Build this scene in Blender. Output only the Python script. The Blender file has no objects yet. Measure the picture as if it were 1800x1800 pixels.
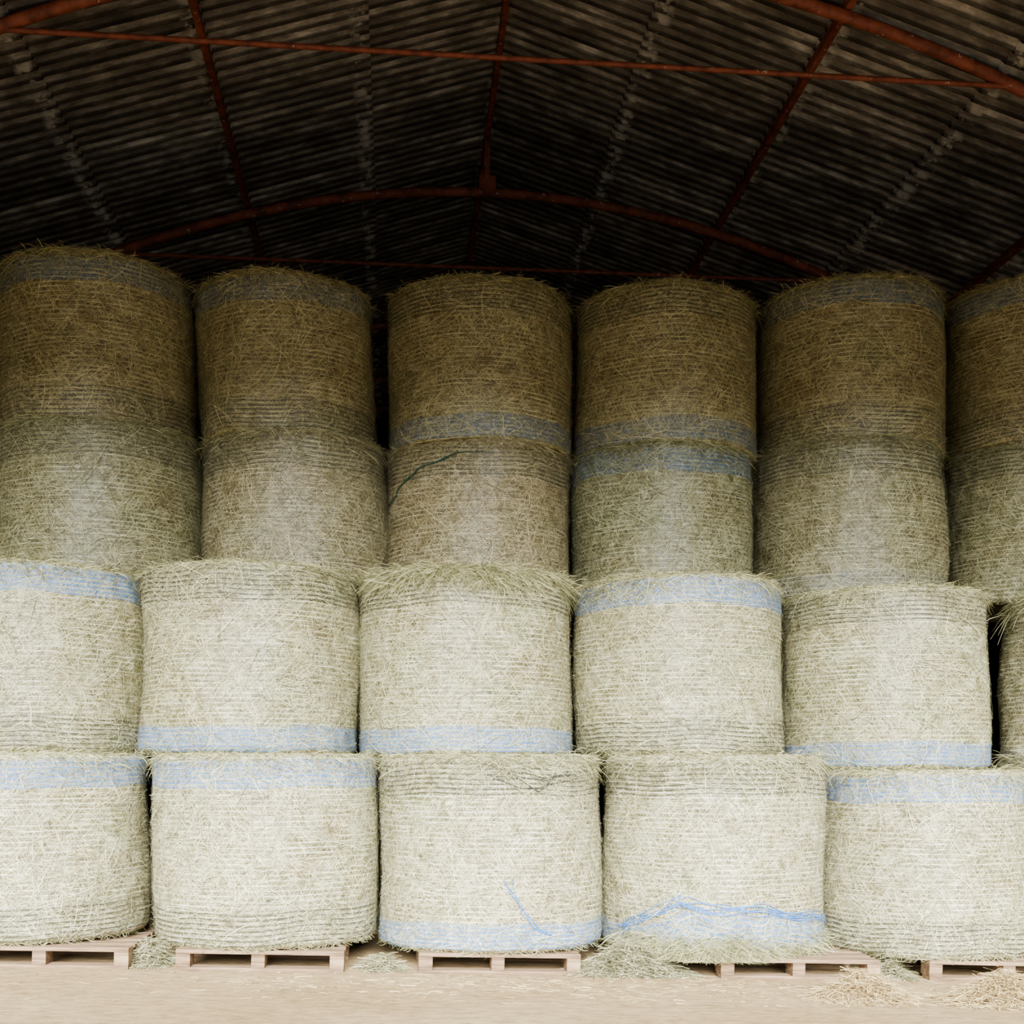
import bpy, math
import numpy as np
from mathutils import Vector, Matrix

S = bpy.context.scene
COL = S.collection
PI = math.pi
SLOPE = 0.029
def gz(x): return 0.024 - SLOPE * x

# ------------------------------------------------------------------ helpers
def link(o, parent=None):
    COL.objects.link(o)
    if parent is not None: o.parent = parent
    return o

def empty(name, loc, label=None, category=None, group=None):
    e = bpy.data.objects.new(name, None)
    e.empty_display_size = 0.1
    e.location = loc
    link(e)
    if label: e["label"] = label
    if category: e["category"] = category
    if group: e["group"] = group
    return e

def np_mesh(name, verts, quads, uv=None, smooth=True):
    me = bpy.data.meshes.new(name)
    verts = np.asarray(verts, dtype=np.float32)
    quads = np.asarray(quads, dtype=np.int32)
    nq = len(quads)
    me.vertices.add(len(verts)); me.vertices.foreach_set("co", verts.ravel())
    me.loops.add(nq * 4); me.loops.foreach_set("vertex_index", quads.ravel())
    me.polygons.add(nq)
    me.polygons.foreach_set("loop_start", np.arange(0, nq * 4, 4, dtype=np.int32))
    me.polygons.foreach_set("loop_total", np.full(nq, 4, dtype=np.int32))
    me.polygons.foreach_set("use_smooth", np.full(nq, smooth, dtype=bool))
    if uv is not None:
        l = me.uv_layers.new(name="UVMap")
        l.data.foreach_set("uv", np.asarray(uv, dtype=np.float32).ravel())
    me.update(calc_edges=True)
    return me

def mesh_obj(name, me, mat, parent=None, loc=(0, 0, 0)):
    o = bpy.data.objects.new(name, me)
    if mat: me.materials.append(mat)
    o.location = loc
    return link(o, parent)

def box_mesh(name, x0, x1, y0, y1, z0, z1, bevel=0.0):
    import bmesh
    bm = bmesh.new()
    bmesh.ops.create_cube(bm, size=1)
    for v in bm.verts:
        v.co = Vector((x0 + (v.co.x + .5) * (x1 - x0), y0 + (v.co.y + .5) * (y1 - y0), z0 + (v.co.z + .5) * (z1 - z0)))
    if bevel > 0:
        bmesh.ops.bevel(bm, geom=bm.edges[:], offset=bevel, segments=2, affect='EDGES', profile=.5)
    me = bpy.data.meshes.new(name); bm.to_mesh(me); bm.free()
    return me

def tube_mesh(name, pts, r, n=12):
    pts = np.asarray(pts, float); m = len(pts)
    T = np.gradient(pts, axis=0); T /= np.linalg.norm(T, axis=1)[:, None]
    ref = np.array([0, 1., 0.]) if abs(T[0][1]) < .8 else np.array([0, 0, 1.])
    A = np.cross(T, ref); A /= np.linalg.norm(A, axis=1)[:, None]
    B = np.cross(T, A)
    th = np.arange(n) * 2 * PI / n
    V = pts[:, None, :] + r * (np.cos(th)[None, :, None] * A[:, None, :] + np.sin(th)[None, :, None] * B[:, None, :])
    V = V.reshape(-1, 3)
    q = []
    for i in range(m - 1):
        for j in range(n):
            k = (j + 1) % n
            q.append((i * n + j, i * n + k, (i + 1) * n + k, (i + 1) * n + j))
    return np_mesh(name, V, q)

# ------------------------------------------------------------------ node helpers
class N:
    def __init__(s, name):
        s.m = bpy.data.materials.new(name); s.m.use_nodes = True
        s.t = s.m.node_tree; s.t.nodes.clear()
        s.out = s.t.nodes.new("ShaderNodeOutputMaterial")
    def n(s, kind, **kw):
        x = s.t.nodes.new(kind)
        for k, v in kw.items(): setattr(x, k, v)
        return x
    def l(s, a, b): s.t.links.new(a, b)
    def setin(s, node, key, v):
        if hasattr(v, "links"): s.l(v, node.inputs[key])
        else: node.inputs[key].default_value = v
    def math(s, op, a, b=0.0, c=0.0, clamp=False):
        x = s.n("ShaderNodeMath", operation=op); x.use_clamp = clamp
        s.setin(x, 0, a); s.setin(x, 1, b); s.setin(x, 2, c)
        return x.outputs[0]
    def noise(s, vec, scale, detail=3, rough=.55, dist=0.0):
        x = s.n("ShaderNodeTexNoise"); s.l(vec, x.inputs["Vector"])
        x.inputs["Scale"].default_value = scale; x.inputs["Detail"].default_value = detail
        x.inputs["Roughness"].default_value = rough; x.inputs["Distortion"].default_value = dist
        return x.outputs[0]
    def mapping(s, vec, scale=(1, 1, 1), rot=(0, 0, 0), loc=(0, 0, 0)):
        x = s.n("ShaderNodeMapping"); s.l(vec, x.inputs["Vector"])
        s.setin(x, "Scale", scale); x.inputs["Rotation"].default_value = rot
        s.setin(x, "Location", loc)
        return x.outputs[0]
    def ramp(s, fac, stops):
        x = s.n("ShaderNodeValToRGB"); s.l(fac, x.inputs[0])
        e = x.color_ramp.elements
        while len(e) < len(stops): e.new(.5)
        for i, (p, c) in enumerate(stops):
            e[i].position = p
            e[i].color = (c, c, c, 1) if isinstance(c, (int, float)) else (*c, 1)
        return x.outputs[0]
    def mix(s, fac, a, b, mode='MIX'):
        x = s.n("ShaderNodeMix", data_type='RGBA', blend_type=mode)
        s.setin(x, 0, fac)
        for k, v in ((6, a), (7, b)):
            if hasattr(v, "links"): s.l(v, x.inputs[k])
            else: x.inputs[k].default_value = (*v, 1)
        return x.outputs[2]
    def bsdf(s, col, rough=.8, spec=.3, bump=None, bstr=.5, bdist=.01):
        b = s.n("ShaderNodeBsdfPrincipled")
        if hasattr(col, "links"): s.l(col, b.inputs["Base Color"])
        else: b.inputs["Base Color"].default_value = (*col, 1)
        s.setin(b, "Roughness", rough)
        b.inputs["Specular IOR Level"].default_value = spec
        if bump is not None:
            u = s.n("ShaderNodeBump"); u.inputs["Strength"].default_value = bstr
            u.inputs["Distance"].default_value = bdist
            s.l(bump, u.inputs["Height"]); s.l(u.outputs[0], b.inputs["Normal"])
        return b.outputs[0]
    def fin(s, sh):
        s.l(sh, s.out.inputs[0]); return s.m

# ------------------------------------------------------------------ materials
CSP = .030
def mat_hay_net():
    k = N("hay_under_net")
    uv = k.n("ShaderNodeUVMap").outputs[0]
    oi = k.n("ShaderNodeObjectInfo")
    off = k.n("ShaderNodeCombineXYZ")
    k.l(k.math('MULTIPLY', oi.outputs["Random"], 37.0), off.inputs[0])
    k.l(k.math('MULTIPLY', oi.outputs["Random"], 11.0), off.inputs[1])
    va = k.n("ShaderNodeVectorMath", operation='ADD'); k.l(uv, va.inputs[0]); k.l(off.outputs[0], va.inputs[1])
    p = va.outputs[0]
    f1 = k.noise(k.mapping(p, (9, 115, 1), (0, 0, .12)), 1, 2, .6, .3)
    r2 = k.n("ShaderNodeVectorRotate"); r2.inputs["Angle"].default_value = .8; k.l(p, r2.inputs[0])
    f2 = k.noise(k.mapping(r2.outputs[0], (10, 130, 1)), 1, 2, .6, .3)
    r3 = k.n("ShaderNodeVectorRotate"); r3.inputs["Angle"].default_value = -1.05; k.l(p, r3.inputs[0])
    f3 = k.noise(k.mapping(r3.outputs[0], (10, 130, 1)), 1, 2, .6, .3)
    f = k.math('MAXIMUM', f1, k.math('MAXIMUM', f2, f3))
    hay = k.ramp(f, [(.48, (.07, .06, .03)), (.56, (.25, .22, .125)), (.64, (.48, .44, .295)), (.73, (.86, .83, .67))])
    # horizontal net cords
    sep = k.n("ShaderNodeSeparateXYZ"); k.l(uv, sep.inputs[0])
    wob = k.noise(k.mapping(p, (2.0, 2.0, 1)), 1, 2, .5)
    ph = k.math('ADD', k.math('MULTIPLY', sep.outputs[1], 2 * PI / CSP), k.math('MULTIPLY', wob, 1.5))
    sn = k.math('SINE', ph)
    cord = k.ramp(sn, [(.70, 0.0), (.95, 1.0)])
    brk = k.ramp(k.noise(k.mapping(p, (5, 12, 1)), 1, 3, .6), [(.42, .05), (.60, 1.0)])
    cf = k.math('MULTIPLY', k.math('MULTIPLY', cord, brk), .75)
    c = k.mix(cf, hay, (.86, .86, .79))
    gap = k.ramp(sn, [(.0, .55), (.16, 1.0)])
    c = k.mix(k.math('ADD', k.math('MULTIPLY', brk, .5), .12), c, gap, 'MULTIPLY')
    # large stains, green / brown patches
    st = k.noise(k.mapping(p, (2.4, 3.4, 1)), 1, 4, .65)
    tint = k.ramp(st, [(.34, (.58, .46, .34)), (.45, (1, .94, .84)), (.56, (1, 1, 1)), (.67, (.64, .76, .52))])
    c = k.mix(.7, c, tint, 'MULTIPLY')
    st2 = k.ramp(k.noise(k.mapping(p, (5, 7, 1), (0, 0, 1)), 1, 4, .7), [(.50, 0), (.70, .20)])
    c = k.mix(st2, c, (.84, .86, .80))
    sp = k.ramp(k.noise(k.mapping(p, (12, 15, 1)), 1, 1, .4), [(.19, .12), (.27, 1.0)])
    c = k.mix(.9, c, sp, 'MULTIPLY')
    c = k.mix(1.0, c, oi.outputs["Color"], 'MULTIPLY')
    h = k.math('ADD', k.math('MULTIPLY', sn, .08), f)
    return k.fin(k.bsdf(c, .46, .45, h, .5, .007))

def mat_cord(name, cord, haze, hz, ncord, wob=1.2, cov=.85):
    k = N(name)
    uv = k.n("ShaderNodeUVMap").outputs[0]
    oi = k.n("ShaderNodeObjectInfo")
    sep = k.n("ShaderNodeSeparateXYZ"); k.l(uv, sep.inputs[0])
    w = k.noise(k.mapping(uv, (4, 3, 1)), 1, 2, .5)
    ph = k.math('ADD', k.math('MULTIPLY', sep.outputs[1], 2 * PI * ncord), k.math('MULTIPLY', w, wob * 2))
    sn = k.math('SINE', ph)
    br = k.noise(k.mapping(uv, (18, 9, 1)), 1, 3, .65)
    cf = k.ramp(k.math('ADD', sn, k.math('MULTIPLY', k.math('SUBTRACT', br, .5), 2.6)), [(.45, 0.0), (.9, 1.0)])
    nz = k.ramp(k.noise(k.mapping(uv, (35, 8, 1), (0, 0, .5)), 1, 3, .65), [(.40, .3), (.60, 1)])
    hf = k.math('MULTIPLY', nz, hz)
    col = k.mix(cf, haze, cord)
    col = k.mix(1.0, col, oi.outputs["Color"], 'MULTIPLY')
    alpha = k.math('MULTIPLY', k.math('MAXIMUM', k.math('MULTIPLY', cf, cov), hf), oi.outputs["Alpha"])
    b = k.bsdf(col, .55, .3)
    tr = k.n("ShaderNodeBsdfTransparent").outputs[0]
    mx = k.n("ShaderNodeMixShader"); k.l(alpha, mx.inputs[0]); k.l(tr, mx.inputs[1]); k.l(b, mx.inputs[2])
    return k.fin(mx.outputs[0])

def mat_straw(name, lo, mid, hi):
    k = N(name)
    g = k.n("ShaderNodeNewGeometry")
    oi = k.n("ShaderNodeObjectInfo")
    c = k.ramp(g.outputs["Random Per Island"], [(0, lo), (.5, mid), (1, hi)])
    c = k.mix(1.0, c, oi.outputs["Color"], 'MULTIPLY')
    return k.fin(k.bsdf(c, .6, .3))

XC, ZR, SL = .95, 8.05, .335
COURSE = 1.30
PITCH = .135
def mat_roof():
    k = N("weathered_corrugated_cement_sheet")
    tc = k.n("ShaderNodeTexCoord").outputs["Object"]
    sep = k.n("ShaderNodeSeparateXYZ"); k.l(tc, sep.inputs[0])
    big = k.noise(k.mapping(tc, (.6, .6, .6)), 1, 3, .6)
    # one value per corrugation so each rib weathers as a straight line
    rib = k.math('FLOOR', k.math('DIVIDE', sep.outputs[1], PITCH))
    cv = k.n("ShaderNodeCombineXYZ")
    k.l(k.math('MULTIPLY', sep.outputs[0], .7), cv.inputs[0]); k.l(k.math('MULTIPLY', rib, 1.37), cv.inputs[1])
    streak = k.noise(cv.outputs[0], 1, 3, .7)
    fine = k.noise(k.mapping(tc, (5, 26, 5)), 1, 3, .7)
    v = k.math('ADD', k.math('MULTIPLY', streak, .65), k.math('MULTIPLY', fine, .35))
    c = k.ramp(v, [(.38, (.11, .092, .079)), (.49, (.23, .195, .168)), (.57, (.46, .40, .35)), (.64, (.82, .75, .68))])
    c = k.mix(.75, c, k.ramp(big, [(.38, .38), (.60, 1.0)]), 'MULTIPLY')
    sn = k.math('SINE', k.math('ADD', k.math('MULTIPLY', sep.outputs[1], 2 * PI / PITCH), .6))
    c = k.mix(.9, c, k.ramp(sn, [(.35, .2), (.7, 1.0)]), 'MULTIPLY')  # painted shading: one flank of each corrugation stays light, the rest is darkened
    d = k.math('ABSOLUTE', k.math('SUBTRACT', sep.outputs[0], XC))
    fr = k.math('FRACT', k.math('ADD', k.math('DIVIDE', d, COURSE), .06))
    lp = k.ramp(fr, [(.0, .0), (.03, 1.0), (.08, .8), (.12, 0.0)])
    pn = k.ramp(k.noise(k.mapping(tc, (5, 9, 5)), 1, 3, .7), [(.48, 0), (.58, .75)])
    c = k.mix(k.math('MULTIPLY', lp, pn), c, (.62, .57, .51))
    return k.fin(k.bsdf(c, .85, .2, fine, .2, .008))

def mat_steel():
    k = N("red_oxide_painted_steel")
    tc = k.n("ShaderNodeTexCoord").outputs["Object"]
    a = k.noise(k.mapping(tc, (7, 7, 7)), 1, 3, .6)
    c = k.ramp(a, [(.35, (.14, .036, .022)), (.6, (.33, .085, .048))])
    fl = k.ramp(k.noise(k.mapping(tc, (18, 18, 18)), 1, 2, .7), [(.67, 0.0), (.70, .9)])
    c = k.mix(fl, c, (.55, .45, .38))
    return k.fin(k.bsdf(c, .6, .3, a, .2, .01))

def mat_ground():
    k = N("packed_sandy_ground")
    tc = k.n("ShaderNodeTexCoord").outputs["Object"]
    sep = k.n("ShaderNodeSeparateXYZ"); k.l(tc, sep.inputs[0])
    a = k.noise(k.mapping(tc, (.8, 1.4, 1)), 1, 4, .6)
    b = k.noise(k.mapping(tc, (9, 16, 9)), 1, 6, .75)
    c = k.ramp(a, [(.3, (.36, .245, .12)), (.7, (.47, .335, .18))])
    c = k.mix(.75, c, k.ramp(b, [(.33, .42), (.58, 1.0)]), 'MULTIPLY')
    st = k.ramp(k.noise(k.mapping(tc, (25, 90, 10), (0, 0, .3)), 1, 2, .6), [(.67, 0.0), (.74, .5)])
    c = k.mix(st, c, (.62, .50, .32))
    gr = k.ramp(k.noise(k.mapping(tc, (2, 2, 2)), 1, 3, .6), [(.35, (.07, .064, .046)), (.65, (.125, .112, .082))])  # unseen darker ground outside, added to cut the bounce light
    e = k.math('ADD', sep.outputs[1], k.math('MULTIPLY', k.math('SUBTRACT', a, .5), 1.5))
    m = k.math('MULTIPLY', k.math('SUBTRACT', 2.2, e), 1.0, clamp=True)
    c = k.mix(m, c, gr)
    return k.fin(k.bsdf(c, .95, .1, b, .6, .03))

def mat_wood():
    k = N("raw_pallet_wood")
    tc = k.n("ShaderNodeTexCoord").outputs["Object"]
    a = k.noise(k.mapping(tc, (3, 40, 40)), 1, 4, .7)
    c = k.ramp(a, [(.33, (.08, .048, .026)), (.5, (.22, .14, .08)), (.66, (.36, .245, .145))])
    return k.fin(k.bsdf(c, .8, .2, a, .3, .005))

def mat_wall():
    k = N("dark_profiled_cladding")
    tc = k.n("ShaderNodeTexCoord").outputs["Object"]
    a = k.noise(k.mapping(tc, (4, 4, .5)), 1, 3, .6)
    c = k.ramp(a, [(.3, (.03, .026, .022)), (.7, (.07, .06, .05))])
    return k.fin(k.bsdf(c, .9, .1))

def mat_plain(name, c, r=.6):
    k = N(name)
    tc = k.n("ShaderNodeTexCoord").outputs["Object"]
    a = k.noise(k.mapping(tc, (30, 30, 30)), 1, 2, .6)
    cc = k.ramp(a, [(.3, tuple(x * .75 for x in c)), (.7, c)])
    return k.fin(k.bsdf(cc, r, .3))

M_HAY = mat_hay_net()
M_BLUE = mat_cord("blue_net_edge_cord", (.05, .18, .47), (.22, .34, .54), .46, 6, 1.0, .82)
M_DARK = mat_cord("dark_net_edge_cord", (.05, .048, .028), (.16, .15, .09), .14, 7, .9, .85)
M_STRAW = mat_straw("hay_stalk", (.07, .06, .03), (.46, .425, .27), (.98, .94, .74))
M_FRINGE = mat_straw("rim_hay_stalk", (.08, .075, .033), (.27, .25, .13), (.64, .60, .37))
M_LITTER = mat_straw("dry_straw_litter", (.26, .17, .07), (.50, .36, .16), (.80, .63, .33))
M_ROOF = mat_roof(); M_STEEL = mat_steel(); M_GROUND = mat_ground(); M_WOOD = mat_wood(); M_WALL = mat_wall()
M_BTW = mat_plain("blue_twine", (.06, .22, .62)); M_GTW = mat_plain("green_twine", (.012, .045, .028)); M_DTW = mat_plain("dark_twine", (.03, .035, .03))

# ------------------------------------------------------------------ bales
class Bale:
    def __init__(s, R, H, seed, lean=None, er=None, rough=1.0):
        s.R = R; s.H = H; r = np.random.default_rng(seed); s.rng = r
        s.k = r.integers(1, 7, 14); s.m = r.uniform(-6, 6, 14); s.p = r.uniform(0, 2 * PI, 14)
        s.a = r.uniform(.3, 1, 14) * .0055 * rough
        s.k2 = r.integers(8, 40, 12); s.m2 = r.uniform(-45, 45, 12); s.p2 = r.uniform(0, 2 * PI, 12)
        s.a2 = r.uniform(.3, 1, 12) * .0012
        s.leanx = r.uniform(-.012, .008) if lean is None else lean
        s.er = r.uniform(.04, .065)
        if er: s.er = er
        s.topw = r.uniform(-.02, .0)
    def rad(s, th, z):
        th = np.asarray(th); z = np.asarray(z)
        q = np.clip(z / s.H, 0, 1)
        base = s.R * (1 + .008 * np.sin(PI * q) + s.topw * q)
        e = s.er
        d = np.minimum(np.clip(z, 0, None), np.clip(s.H - z, 0, None))
        t = np.clip(1 - d / e, 0, 1)
        base = base - e * (1 - np.sqrt(np.clip(1 - t * t, 0, 1)))
        n = np.zeros(np.broadcast(th, z).shape)
        for k, m, p, a in zip(s.k, s.m, s.p, s.a): n = n + a * np.sin(k * th + m * z + p)
        for k, m, p, a in zip(s.k2, s.m2, s.p2, s.a2): n = n + a * np.sin(k * th + m * z + p)
        return base + n
    def xyz(s, th, z, off=0.0, r=None):
        rr = s.rad(th, z) + off if r is None else r
        return np.stack([np.sin(th) * rr + s.leanx * z, np.cos(th) * rr, z + 0 * rr], -1)

def ring_grid(P, U):
    nv, nu = P.shape[0], P.shape[1]
    V = P.reshape(-1, 3)
    i = np.arange(nv - 1)[:, None]; j = np.arange(nu - 1)[None, :]
    q = np.stack([i * nu + j, i * nu + j + 1, (i + 1) * nu + j + 1, (i + 1) * nu + j], -1).reshape(-1, 4)
    UV = U.reshape(-1, 2)[q.reshape(-1)]
    return V, q, UV

def bale_body(b, nu=160, nv=70):
    th = np.linspace(0, 2 * PI, nu + 1)
    e = b.er
    zs = np.concatenate([np.linspace(0, e, 7)[:-1], np.linspace(e, b.H - e, nv - 12), np.linspace(b.H - e, b.H, 7)[1:]])
    rows = []; uvs = []
    for f in (.0, .5, .85):
        rr = b.rad(th, np.zeros_like(th)) * f
        rows.append(b.xyz(th, np.full_like(th, .004 * (1 - f)), r=rr)); uvs.append(np.stack([th * b.R, np.full_like(th, -.3 + f * .25)], -1))
    for z in zs:
        zz = np.full_like(th, z)
        rows.append(b.xyz(th, zz)); uvs.append(np.stack([th * b.R, zz], -1))
    for f in (.9, .7, .4, .0):
        rr = b.rad(th, np.full_like(th, b.H)) * f
        P = b.xyz(th, np.full_like(th, b.H), r=rr); P[:, 2] -= .004
        rows.append(P); uvs.append(np.stack([th * b.R, np.full_like(th, b.H + (1 - f) * .6)], -1))
    return ring_grid(np.stack(rows), np.stack(uvs))

def band(b, z0, z1, off=.004, wave=None, nu=160, nv=14):
    th = np.linspace(0, 2 * PI, nu + 1)
    rows = []; uvs = []
    w = .007 * np.sin(3 * th + b.p[1]) + .006 * np.sin(7 * th + b.p[2])
    for t in np.linspace(0, 1, nv):
        z = z0 + (z1 - z0) * t + w
        if wave is not None: z = z + wave(th) * (.35 + .65 * t)
        z = np.clip(z, .003, b.H - .003)
        rows.append(b.xyz(th, z, off)); uvs.append(np.stack([th * b.R, np.full_like(th, t)], -1))
    return ring_grid(np.stack(rows), np.stack(uvs))

def strips(P, W, side):
    n, m = P.shape[:2]
    L = P - side * W[..., None]; Rr = P + side * W[..., None]
    V = np.stack([L, Rr], 2).reshape(n, m * 2, 3)
    base = (np.arange(n) * m * 2)[:, None, None]
    i = np.arange(m - 1)
    q = np.stack([2 * i, 2 * i + 1, 2 * i + 3, 2 * i + 2], -1)[None]
    return V.reshape(-1, 3), (base + q).reshape(-1, 4)

def nrm(v): return v / np.maximum(np.linalg.norm(v, axis=-1, keepdims=True), 1e-9)

def surface_straws(b, n):
    r = b.rng; m = 4
    th0 = PI + r.uniform(-1.8, 1.8, n); z0 = r.uniform(.02, b.H - .02, n)
    # some areas are heavily tangled, others show the net
    keep = r.random(n) < .35 + .65 * (np.sin(2 * th0 + b.p[7]) * np.sin(5 * z0 + b.p[8]) + 1) / 2
    th0 = th0[keep]; z0 = z0[keep]; n = len(th0)
    cl = np.sin(3 * th0 + b.p[3]) + np.sin(5 * z0 + b.p[4] + 2 * th0)
    phi = r.normal(0, 1.1, n) + cl * .6 + np.where(r.random(n) < .5, 0, PI)
    L = np.clip(r.gamma(3, .026, n), .02, .22) + .015
    lng = r.random(n) < .07
    L = np.where(lng, r.uniform(.15, .34, n), L)
    curv = r.normal(0, 3, n) * np.where(lng, .4, 1)
    t = np.linspace(-.5, .5, m)[None]
    s = t * L[:, None]
    ph = phi[:, None] + curv[:, None] * s
    z = np.clip(z0[:, None] + s * np.sin(ph), .004, b.H - .004)
    th = th0[:, None] + s * np.cos(ph) / b.R
    lift = r.uniform(.0015, .006, n)[:, None] + np.minimum(r.exponential(.003, n), .015)[:, None] * (2 * t) ** 2
    lift = lift + lng[:, None] * (.004 + .02 * L[:, None])
    rr = b.rad(th, z) + lift
    P = b.xyz(th, z, r=rr)
    T = nrm(np.gradient(P, axis=1))
    rad = np.stack([np.sin(th), np.cos(th), 0 * th], -1)
    side = nrm(np.cross(T, rad))
    W = (r.uniform(.0006, .0014, n)[:, None]) * np.array([.6, 1, 1, .4])[None]
    return strips(P, W, side)

def rim_straws(b, n, top=True, out=1.0, length=1.0, thc=None, ths=None, deep=.022):
    r = b.rng; m = 4
    th0 = PI + r.uniform(-1.9, 1.9, n) if thc is None else thc + np.clip(r.normal(0, ths, n), -1.6 * ths, 1.6 * ths)
    clump = .55 + .45 * np.sin(5 * th0 + b.p[5]) * np.sin(11 * th0 + b.p[6])
    inset = r.uniform(0, .06, n)
    zc = np.minimum(r.exponential(deep, n) * (.4 + clump), .11)
    zc = (b.H - zc) if top else zc
    zc = np.clip(zc, .003, b.H - .003)
    r0 = b.rad(th0, zc) - inset * .3
    P0 = b.xyz(th0, zc, r=r0)
    rad = np.stack([np.sin(th0), np.cos(th0), 0 * th0], -1)
    tan = np.stack([np.cos(th0), -np.sin(th0), 0 * th0], -1)
    L = np.clip(r.gamma(2.5, .022, n) + .02, 0, .13) * length * (.6 + .5 * clump)
    # stalks facing a neighbour are pressed flat
    front = np.clip(-np.cos(th0), 0, 1)
    a = r.uniform(.05, .42, n) * out * (.25 + .75 * front); bt = r.normal(0, .9, n)
    c = r.normal(-.02, .18, n) if top else r.normal(.05, .2, n)
    dr = r.uniform(.1, 1.1, n)
    t = np.linspace(0, 1, m)[None, :, None]
    D = nrm(rad * a[:, None] + tan * bt[:, None] + np.array([0, 0, 1.])[None] * c[:, None])
    P = P0[:, None] + D[:, None] * (t * L[:, None, None])
    P[..., 2] -= (t[..., 0] ** 2) * (L * dr)[:, None] * .55
    if top: P[..., 2] = np.minimum(P[..., 2], b.H + .03)
    else: P[..., 2] = np.maximum(P[..., 2], -.015)
    T = nrm(np.gradient(P, axis=1))
    rv = nrm(rad[:, None] + r.normal(0, .4, (n, 1, 3)))
    side = nrm(np.cross(T, np.broadcast_to(rv, T.shape)))
    W = (r.uniform(.0007, .0017, n)[:, None]) * np.array([1, 1, .9, .3])[None]
    return strips(P, W, side)

def merge(parts):
    V = []; Q = []; o = 0
    for v, q in parts:
        V.append(v); Q.append(q + o); o += len(v)
    return np.concatenate(V), np.concatenate(Q)

def make_bale(x, y, z0, z1, R, top, bot, seed, tint, label, group, extra=None, fringe=1.0, blue=(1, 1, 1, 1), er=None, lite=False):
    H = z1 - z0; R = R * .985
    extra = extra or {}
    b = Bale(R, H, seed, extra.get("lean"), er, extra.get("rough", 1.0))
    e = empty("hay_bale", (x, y, z0), label, "hay bale", group)
    V, q, UV = bale_body(b)
    body = mesh_obj("bale_body", np_mesh("bale_body", V, q, UV), M_HAY, e)
    body.color = (*tint, 1)
    wv = extra.get("wave")
    def mk(kind, at_top):
        if kind.upper() == 'B':
            w = .16 if at_top else .15
            m = M_BLUE; nm = "blue_net_band"; lab = "blue plastic net edge band"
            z = (H - .035 - w, H - .035) if at_top else (.02, .02 + w)
            cl = list(blue)
        else:
            w = .20
            m = M_DARK; nm = "dark_net_band"; lab = "band of bunched dark net cords"
            z = (H - .035 - w, H - .035) if at_top else (.03, .03 + w)
            cl = [1, 1, 1, 1]
        if kind.islower(): cl[3] *= .3
        V, q, UV = band(b, z[0], z[1], wave=(wv if not at_top else None), off=.0045 if kind.upper() == 'B' else .0065)
        o = mesh_obj(nm, np_mesh(nm, V, q, UV), m, e); o["label"] = lab; o.color = cl
    if top: mk(top, True)
    if bot: mk(bot, False)
    V, q = surface_straws(b, 1800 if lite else 8500)
    o = mesh_obj("surface_straw", np_mesh("surface_straw", V, q), M_STRAW, e); o["kind"] = "stuff"; o.color = (*tint, 1)
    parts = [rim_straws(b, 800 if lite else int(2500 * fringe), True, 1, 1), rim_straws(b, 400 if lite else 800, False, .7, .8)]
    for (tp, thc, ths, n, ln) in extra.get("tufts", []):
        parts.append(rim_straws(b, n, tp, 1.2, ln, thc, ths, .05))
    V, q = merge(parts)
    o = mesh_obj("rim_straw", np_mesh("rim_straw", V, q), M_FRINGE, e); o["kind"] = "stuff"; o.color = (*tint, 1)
    for nm, mt, pts, rr in extra.get("twine", []):
        pts = np.array(pts, float)
        tt = np.linspace(0, len(pts) - 1, 90)
        th = np.interp(tt, np.arange(len(pts)), pts[:, 0]); zz = np.interp(tt, np.arange(len(pts)), pts[:, 1])
        ker = np.ones(5) / 5
        th = np.convolve(np.pad(th, 2, mode='edge'), ker, 'valid'); zz = np.convolve(np.pad(zz, 2, mode='edge'), ker, 'valid')
        zz += .005 * np.sin(tt * 4 + rr * 19000)
        P = b.xyz(th, zz, .011 + .003 * np.sin(tt * 5))
        mesh_obj(nm, tube_mesh(nm, P, rr, 6), mt, e)
    return e

GR = (.98, 1.0, .88); NE = (.92, .93, .77); BR = (.66, .60, .40); BG = (.50, .50, .37)  # hay tint per row; upper rows darkened as well, painting in the shade
def lab(t, where):
    d = {'B': "blue", 'D': "dark", 'b': "faded blue"}
    return f"pale net-wrapped round hay bale, {d[t]} top cords, {where}"

def bump_wave(th):
    x = th - PI
    return .12 * np.exp(-((x - .5) / .2) ** 2) + .09 * np.exp(-((x + .15) / .4) ** 2) + .014 * np.sin(9 * x) + .01 * np.sin(17 * x + 1)

def tw(o, s, seed, sp=.02):
    rg = np.random.default_rng(seed); res = []
    for i in range(s):
        dz = rg.normal(0, sp * .7)
        res.append([(p[0] + rg.normal(0, .03), p[1] + dz + rg.normal(0, sp)) for p in o])
    return res
peak = [(PI + 1.2, .13), (PI + .98, .19), (PI + .76, .25), (PI + .56, .32), (PI + .50, .33), (PI + .27, .27), (PI + .1, .29), (PI - .14, .28), (PI - .46, .23), (PI - .8, .21), (PI - 1.2, .17)]
b14tw = [("blue_twine", M_BTW, p, .0020 + i * .0001) for i, p in enumerate(tw(peak, 8, 5))]
tang = [(PI + .1, 1.06), (PI - .15, 1.03), (PI - .35, .99), (PI - .5, 1.02), (PI - .7, 1.03)]
b13tw = [("dark_twine", M_DTW, p, .0020 + i * .0001) for i, p in enumerate(tw(tang, 4, 8))]
diag = [(PI - .03, .42), (PI - .10, .34), (PI - .2, .24), (PI - .32, .15), (PI - .45, .09)]
b13tw += [("blue_twine", M_BTW, p, .0026 + i * .0002) for i, p in enumerate(tw(diag, 3, 3, .008))]
gtw = [(PI + 1.25, .57), (PI + 1.1, .62), (PI + .9, .72), (PI + .7, .78), (PI + .35, .84), (PI, .85)]
b33tw = [("green_twine", M_GTW, p, .0038 + .0006 * i) for i, p in enumerate([gtw, [(a + .03, z - .012 + .01 * math.sin(a * 9)) for a, z in gtw[:5]]])]

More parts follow.
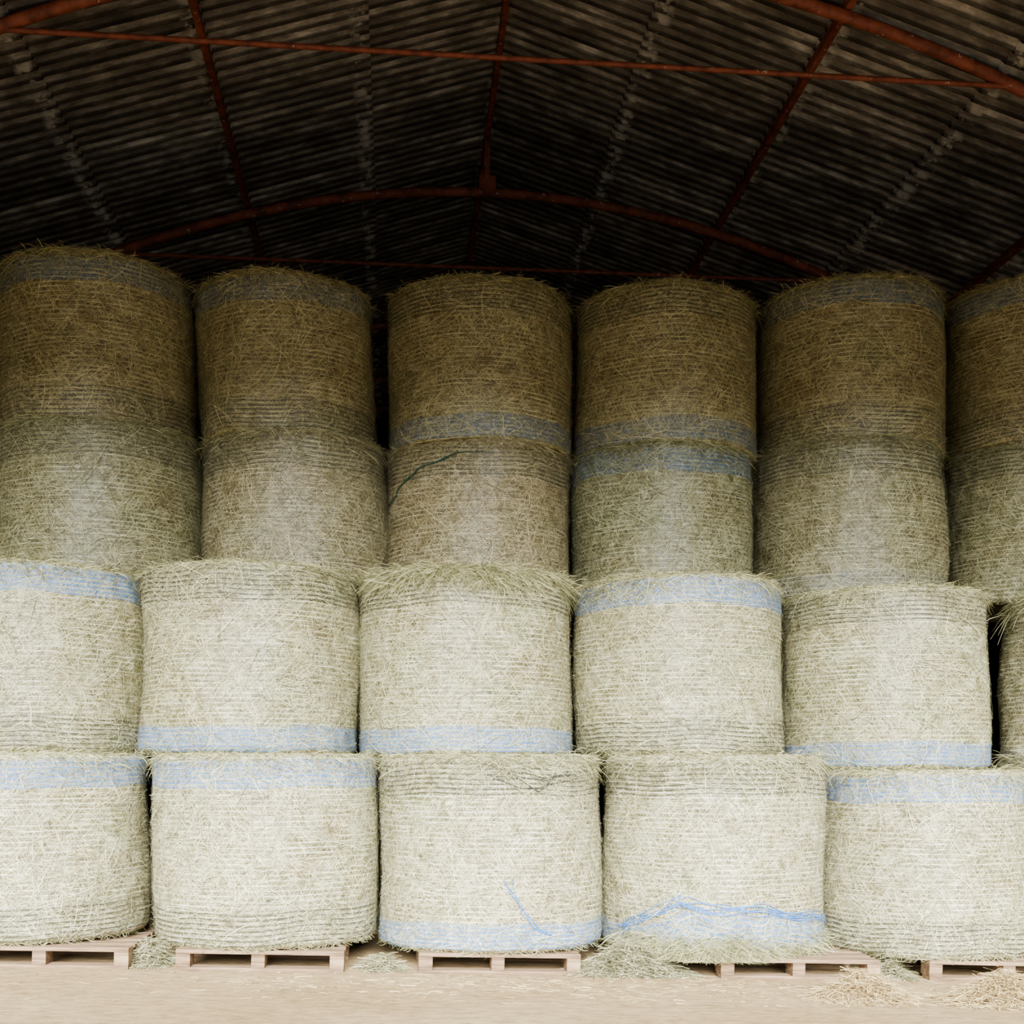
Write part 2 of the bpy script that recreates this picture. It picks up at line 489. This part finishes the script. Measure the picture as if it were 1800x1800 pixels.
Z1 = .125
G1 = "round hay bales in the bottom row"; G2 = "round hay bales in the second row"; G3 = "round hay bales in the third row"; G4 = "round hay bales in the top row"
row1 = [(-2.20, .660, 1.29, 'B', 'D', None), (-.805, .684, 1.285, 'B', 'D', None),
        (.579, .702, 1.28, 'D', 'B', {"twine": b13tw, "tufts": [(True, PI - .3, .5, 900, 1.2)]}),
        (2.003, .713, 1.28, 'D', 'B', {"wave": bump_wave, "twine": b14tw, "tufts": [(False, PI + .6, .35, 3000, 1.7), (False, PI - .2, .6, 2400, 1.4), (True, PI, .8, 900, 1.2)]}),
        (3.37, .645, 1.19, 'B', 'D', None)]
for i, (x, r, zt, t, b, ex) in enumerate(row1):
    make_bale(x, 7.5 if i < 4 else 7.45, gz(x) + Z1, zt, r, t, b, 100 + i, GR, lab(t, "on wooden pallet"), G1, ex, 1.3)

row2 = [(-2.316, .672, 2.44, 1.29, 'B', 'D', None), (-.955, .697, 2.455, 1.285, 'D', 'B', None),
        (.451, .706, 2.44, 1.28, 'D', 'B', {"tufts": [(True, PI, .9, 4200, 1.6)]}),
        (1.890, .698, 2.42, 1.28, 'B', 'D', {"tufts": [(True, PI + .9, .3, 400, 1.5)]}),
        (3.325, .682, 2.37, 1.195, 'D', 'B', None),
        (4.90, .720, 2.37, 1.17, 'D', 'b', {"lean": .035, "rough": 2.4, "tufts": [(True, PI + 1.0, .4, 1800, 1.5), (False, PI + 1.1, .3, 2000, 1.8)]})]
for i, (x, r, zt, zb, t, b, ex) in enumerate(row2):
    make_bale(x, 7.95 if i < 5 else 7.88, zb, zt, r, t, b, 200 + i, NE if i < 5 else (1, 1, .86), lab(t, "on bottom row"), G2, ex, 1.3)

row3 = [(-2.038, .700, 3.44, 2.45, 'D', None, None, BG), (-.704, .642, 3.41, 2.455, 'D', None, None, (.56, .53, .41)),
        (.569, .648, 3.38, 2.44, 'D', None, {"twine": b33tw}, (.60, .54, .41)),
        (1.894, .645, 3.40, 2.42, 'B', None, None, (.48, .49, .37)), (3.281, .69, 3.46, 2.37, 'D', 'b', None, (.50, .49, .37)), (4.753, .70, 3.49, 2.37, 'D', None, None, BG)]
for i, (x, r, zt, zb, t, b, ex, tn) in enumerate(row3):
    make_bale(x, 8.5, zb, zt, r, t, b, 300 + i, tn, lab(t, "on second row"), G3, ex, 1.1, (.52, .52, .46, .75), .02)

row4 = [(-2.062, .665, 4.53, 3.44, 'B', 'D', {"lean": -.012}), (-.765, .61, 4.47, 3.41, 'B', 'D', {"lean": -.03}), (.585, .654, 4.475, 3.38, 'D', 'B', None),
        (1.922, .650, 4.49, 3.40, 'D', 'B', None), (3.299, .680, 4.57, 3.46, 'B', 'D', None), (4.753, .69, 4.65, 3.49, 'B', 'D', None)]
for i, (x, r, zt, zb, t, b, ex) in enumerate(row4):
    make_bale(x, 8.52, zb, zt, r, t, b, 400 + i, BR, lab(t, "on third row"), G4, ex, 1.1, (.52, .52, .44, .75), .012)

# the stack carries on to both sides of the opening
side = []
for j, x in enumerate((-3.62, -5.02)):
    side += [(x, 7.5, gz(x) + .002, 1.29, .68, GR, G1, "on the ground"), (x - .1, 7.95, 1.29, 2.44, .68, NE, G2, "on bottom row"),
             (x + .15, 8.5, 2.44, 3.44, .68, BG, G3, "on second row"), (x + .15, 8.52, 3.44, 4.52, .67, BR, G4, "on third row")]
side += [(4.83, 7.5, gz(4.83) + .002, 1.17, .69, GR, G1, "on the ground"), (6.3, 7.5, gz(6.3) + .002, 1.17, .69, GR, G1, "on the ground"),
         (6.42, 7.95, 1.17, 2.35, .69, NE, G2, "on bottom row"), (6.2, 8.5, 2.35, 3.43, .69, BG, G3, "on second row"), (6.2, 8.52, 3.43, 4.6, .69, BR, G4, "on third row")]
for i, (x, y, zb, zt, r, tn, g, wh) in enumerate(side):
    make_bale(x, y, zb, zt, r, 'D', None, 500 + i, tn, lab('D', wh), g, None, 1, (1, 1, 1, 1), .04, True)

# ------------------------------------------------------------------ pallets
def make_pallet(x, yf, w, rot, label):
    D = 1.1
    e = empty("wooden_pallet", (x, yf + D / 2, gz(x)), label, "pallet", "wooden pallets under the bales")
    e.rotation_euler = (0, math.atan(SLOPE), rot)
    for i in range(3):
        xx = (-w / 2, -.05, w / 2 - .08)[i]
        for j in range(3):
            yy = (-D / 2, -.07, D / 2 - .14)[j]
            mesh_obj("block", box_mesh("block", xx, xx + (.08 if i != 1 else .075), yy + .004, yy + .14, .021, .097, .003), M_WOOD, e)
    for j in range(3):
        yy = (-D / 2, -.06, D / 2 - .12)[j]
        mesh_obj("bottom_board", box_mesh("bottom_board", -w / 2, w / 2, yy, yy + .12, 0, .0205, .003), M_WOOD, e)
    for j in range(7):
        yy = -D / 2 + j * (D - .12) / 6
        mesh_obj("deck_board", box_mesh("deck_board", -w / 2, w / 2, yy, yy + .12, .0975, .121, .003), M_WOOD, e)
for x, yf, w, rot in [(-1.985, 6.88, .95, .0), (-.773, 6.86, .94, -.012), (.579, 6.87, .94, .01), (2.36, 6.82, .96, -.01), (3.68, 6.83, 1.0, -.05)]:
    make_pallet(x, yf, w, rot, "raw timber pallet on the ground beneath a hay bale")

# ------------------------------------------------------------------ straw on the ground
def ground_straw(name, cx, cy, sx, sy, h, n, seed, label, category, L=.12, mat=None):
    r = np.random.default_rng(seed); m = 4
    px = np.clip(r.normal(0, .45, n), -1, 1); py = np.clip(r.normal(0, .45, n), -1, 1)
    hh = h * np.exp(-(px ** 2 + py ** 2) * 2.0)
    z = r.uniform(0, 1, n) * hh + .004
    ph = r.uniform(0, 2 * PI, n); tl = r.normal(0, .28, n) * (hh / max(h, .01))
    l = np.clip(r.gamma(3, L / 3, n) + .02, 0, .2)
    t = np.linspace(-.5, .5, m)[None]
    ang = ph[:, None] + t * r.normal(0, 1.2, n)[:, None]
    X = px[:, None] * sx + t * l[:, None] * np.cos(ang); Y = py[:, None] * sy + t * l[:, None] * np.sin(ang)
    Z = z[:, None] + t * l[:, None] * np.sin(tl)[:, None] - .25 * l[:, None] * (t ** 2)
    Z = np.maximum(Z, .002) - SLOPE * X
    P = np.stack([X, Y, Z], -1); T = nrm(np.gradient(P, axis=1))
    side = nrm(np.cross(T, np.broadcast_to(nrm(np.array([0, -.3, 1.]) + r.normal(0, .3, (n, 1, 3))), T.shape)))
    W = np.full((n, m), .0016) * r.uniform(.6, 1.5, n)[:, None]
    V, q = strips(P, W, side)
    o = mesh_obj(name, np_mesh(name, V, q), mat or M_LITTER, None, (cx, cy, gz(cx)))
    o["kind"] = "stuff"; o["label"] = label; o["category"] = category
    return o
ground_straw("straw_pile", 2.50, 6.25, .26, .16, .16, 4200, 1, "small heap of loose golden straw beside a pallet", "straw", .10)
ground_straw("straw_pile", 3.30, 6.20, .36, .18, .17, 6000, 2, "small heap of loose golden straw beside a pallet", "straw", .10)
for i, (cx, cy, sx, n, h) in enumerate([(-1.42, 7.08, .12, 1100, .16), (-.1, 7.04, .13, 600, .09), (1.36, 6.98, .34, 5200, .19), (2.98, 7.0, .10, 700, .10)]):
    ground_straw("hay_tuft", cx, cy, sx, .16, h, n, 10 + i, "loose green hay fallen between pallets", "hay", .10, M_FRINGE)
ground_straw("straw_litter", .9, 6.5, 3.2, .5, .0, 1500, 30, "stray straw stalks scattered over the sandy ground", "straw", .05)

# ------------------------------------------------------------------ setting
Y0, Y1 = 1.8, 22.0
HW = 6.9
fl = mesh_obj("floor", box_mesh("floor", -70, 70, -90, 60, -1, 0), M_GROUND, None, (0, 0, .024)); fl.rotation_euler = (0, math.atan(SLOPE), 0)
fl["kind"] = "structure"

ys = np.arange(Y0, Y1 + .1, PITCH / 10)
V = []; Q = []; off = 0
for sgn in (-1, 1):
    for c in range(6):
        d0 = c * COURSE - (0.0 if c == 0 else .10); d1 = (c + 1) * COURSE
        ds = np.linspace(d0, d1, 5)
        frac = (ds - d0) / (d1 - d0)
        D, Yg = np.meshgrid(ds, ys, indexing='ij')
        F = np.broadcast_to(frac[:, None], D.shape)
        X = XC + sgn * D
        sheet = np.floor(Yg / (PITCH * 7))
        jit = .006 * np.sin(sheet * 12.9 + c * 7.7)
        Z = ZR - SL * D + .031 * np.cos(Yg * 2 * PI / PITCH) - .018 * (1 - F) + .012 * F + jit
        P = np.stack([X, Yg, Z], -1)
        nv, nu = D.shape
        i = np.arange(nv - 1)[:, None]; j = np.arange(nu - 1)[None]
        q = np.stack([i * nu + j, i * nu + j + 1, (i + 1) * nu + j + 1, (i + 1) * nu + j], -1).reshape(-1, 4)
        V.append(P.reshape(-1, 3)); Q.append(q + off); off += nv * nu
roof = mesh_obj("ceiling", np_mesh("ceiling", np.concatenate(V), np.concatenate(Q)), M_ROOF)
roof["kind"] = "structure"

def struct(name, me, mat=M_WALL):
    o = mesh_obj(name, me, mat); o["kind"] = "structure"; return o
ze = ZR - SL * HW
struct("wall_left", box_mesh("wall_left", XC - HW - .1, XC - HW, Y0, Y1, -.6, ze + .12))
struct("wall_right", box_mesh("wall_right", XC + HW, XC + HW + .1, Y0, Y1, -.6, ze + .12))
import bmesh
def gable(name, y, zb, th=.08):
    bm = bmesh.new()
    up = .12
    z_e = max(ze, zb + .02) + up
    pts = [(XC - HW, zb), (XC + HW, zb), (XC + HW, z_e), (XC, ZR + up), (XC - HW, z_e)]
    a = [bm.verts.new((px, y, pz)) for px, pz in pts]; c = [bm.verts.new((px, y + th, pz)) for px, pz in pts]
    bm.faces.new(a[::-1]); bm.faces.new(c)
    for i in range(5):
        k = (i + 1) % 5; bm.faces.new((a[i], a[k], c[k], c[i]))
    bmesh.ops.recalc_face_normals(bm, faces=bm.faces[:])
    me = bpy.data.meshes.new(name); bm.to_mesh(me); bm.free()
    return struct(name, me)
gable("wall_back", Y1, -.6)
gable("wall_front_light_block", Y0, 4.88, .06)  # unseen fascia, added and lowered to keep daylight off the upper bales

for dx in (0, -2.53, 2.53, -5.06, 5.06):
    zt = ZR - SL * abs(dx) - .035
    me = box_mesh("purlin", -.028, .028, 0, Y1 - Y0 - .1, -.08, 0, .006)
    o = mesh_obj("roof_purlin", me, M_STEEL, None, (XC + dx, Y0 + .08, zt))
    o["label"] = "long red painted steel purlin under the corrugated roof"; o["category"] = "roof beam"; o["group"] = "red steel roof purlins"

def make_truss(y, label):
    z0 = gz(XC)
    e = empty("roof_truss", (XC, y, z0), label, "roof truss", "red steel roof trusses")
    xs = np.linspace(-6.6, 6.6, 90)
    def az(x): return 7.38 - .0535 * x * x
    mesh_obj("arch", tube_mesh("arch", [(x, 0, az(x) - z0) for x in xs], .048, 14), M_STEEL, e)
    xt = 3.9
    mesh_obj("tie_rod", tube_mesh("tie_rod", [(x, -.0, 6.57 - z0) for x in np.linspace(-xt, xt, 12)], .020, 10), M_STEEL, e)
    for s in (-1, 0, 1):
        x = s * 5.06
        mesh_obj("post", box_mesh("post", x - .03, x + .03, -.03, .03, az(x) - z0 + .03, ZR - SL * abs(x) - .12 - z0, .004), M_STEEL, e)
    mesh_obj("gusset_plate", box_mesh("gusset_plate", -.09, .09, -.06, -.05, az(0) - z0 - .03, az(0) - z0 + .16, .003), M_STEEL, e)
    for s in (-1, 1):
        x = s * 6.6
        mesh_obj("column", box_mesh("column", x - .08, x + .08, -.08, .08, gz(XC + x) - z0, az(x) - z0 + .05, .008), M_STEEL, e)
for y in (9.0, 12.8, 16.6, 20.4):
    make_truss(y, "red steel arched roof truss with a straight tie rod")

# ------------------------------------------------------------------ light
w = bpy.data.worlds.new("overcast_sky"); S.world = w; w.use_nodes = True
bg = w.node_tree.nodes["Background"]
bg.inputs[0].default_value = (.84, .94, 1.0, 1); bg.inputs[1].default_value = 1.15
sd = bpy.data.lights.new("daylight_sun", 'SUN'); sd.energy = 29.0; sd.angle = math.radians(35); sd.color = (.98, 1.0, .98)
so = bpy.data.objects.new("daylight_sun", sd); so.rotation_euler = (math.radians(63), 0, math.radians(-4)); link(so)

# ------------------------------------------------------------------ camera
cd = bpy.data.cameras.new("camera"); co = bpy.data.objects.new("camera", cd); link(co)
f = 2100.0
cd.sensor_width = 36; cd.sensor_fit = 'HORIZONTAL'; cd.lens = 36 * f / 1800
cd.shift_y = 450 / 1800; cd.clip_end = 300
co.location = (0, 0, 1.2)
co.rotation_euler = (PI / 2, 0, -math.atan(200 / f))
S.camera = co
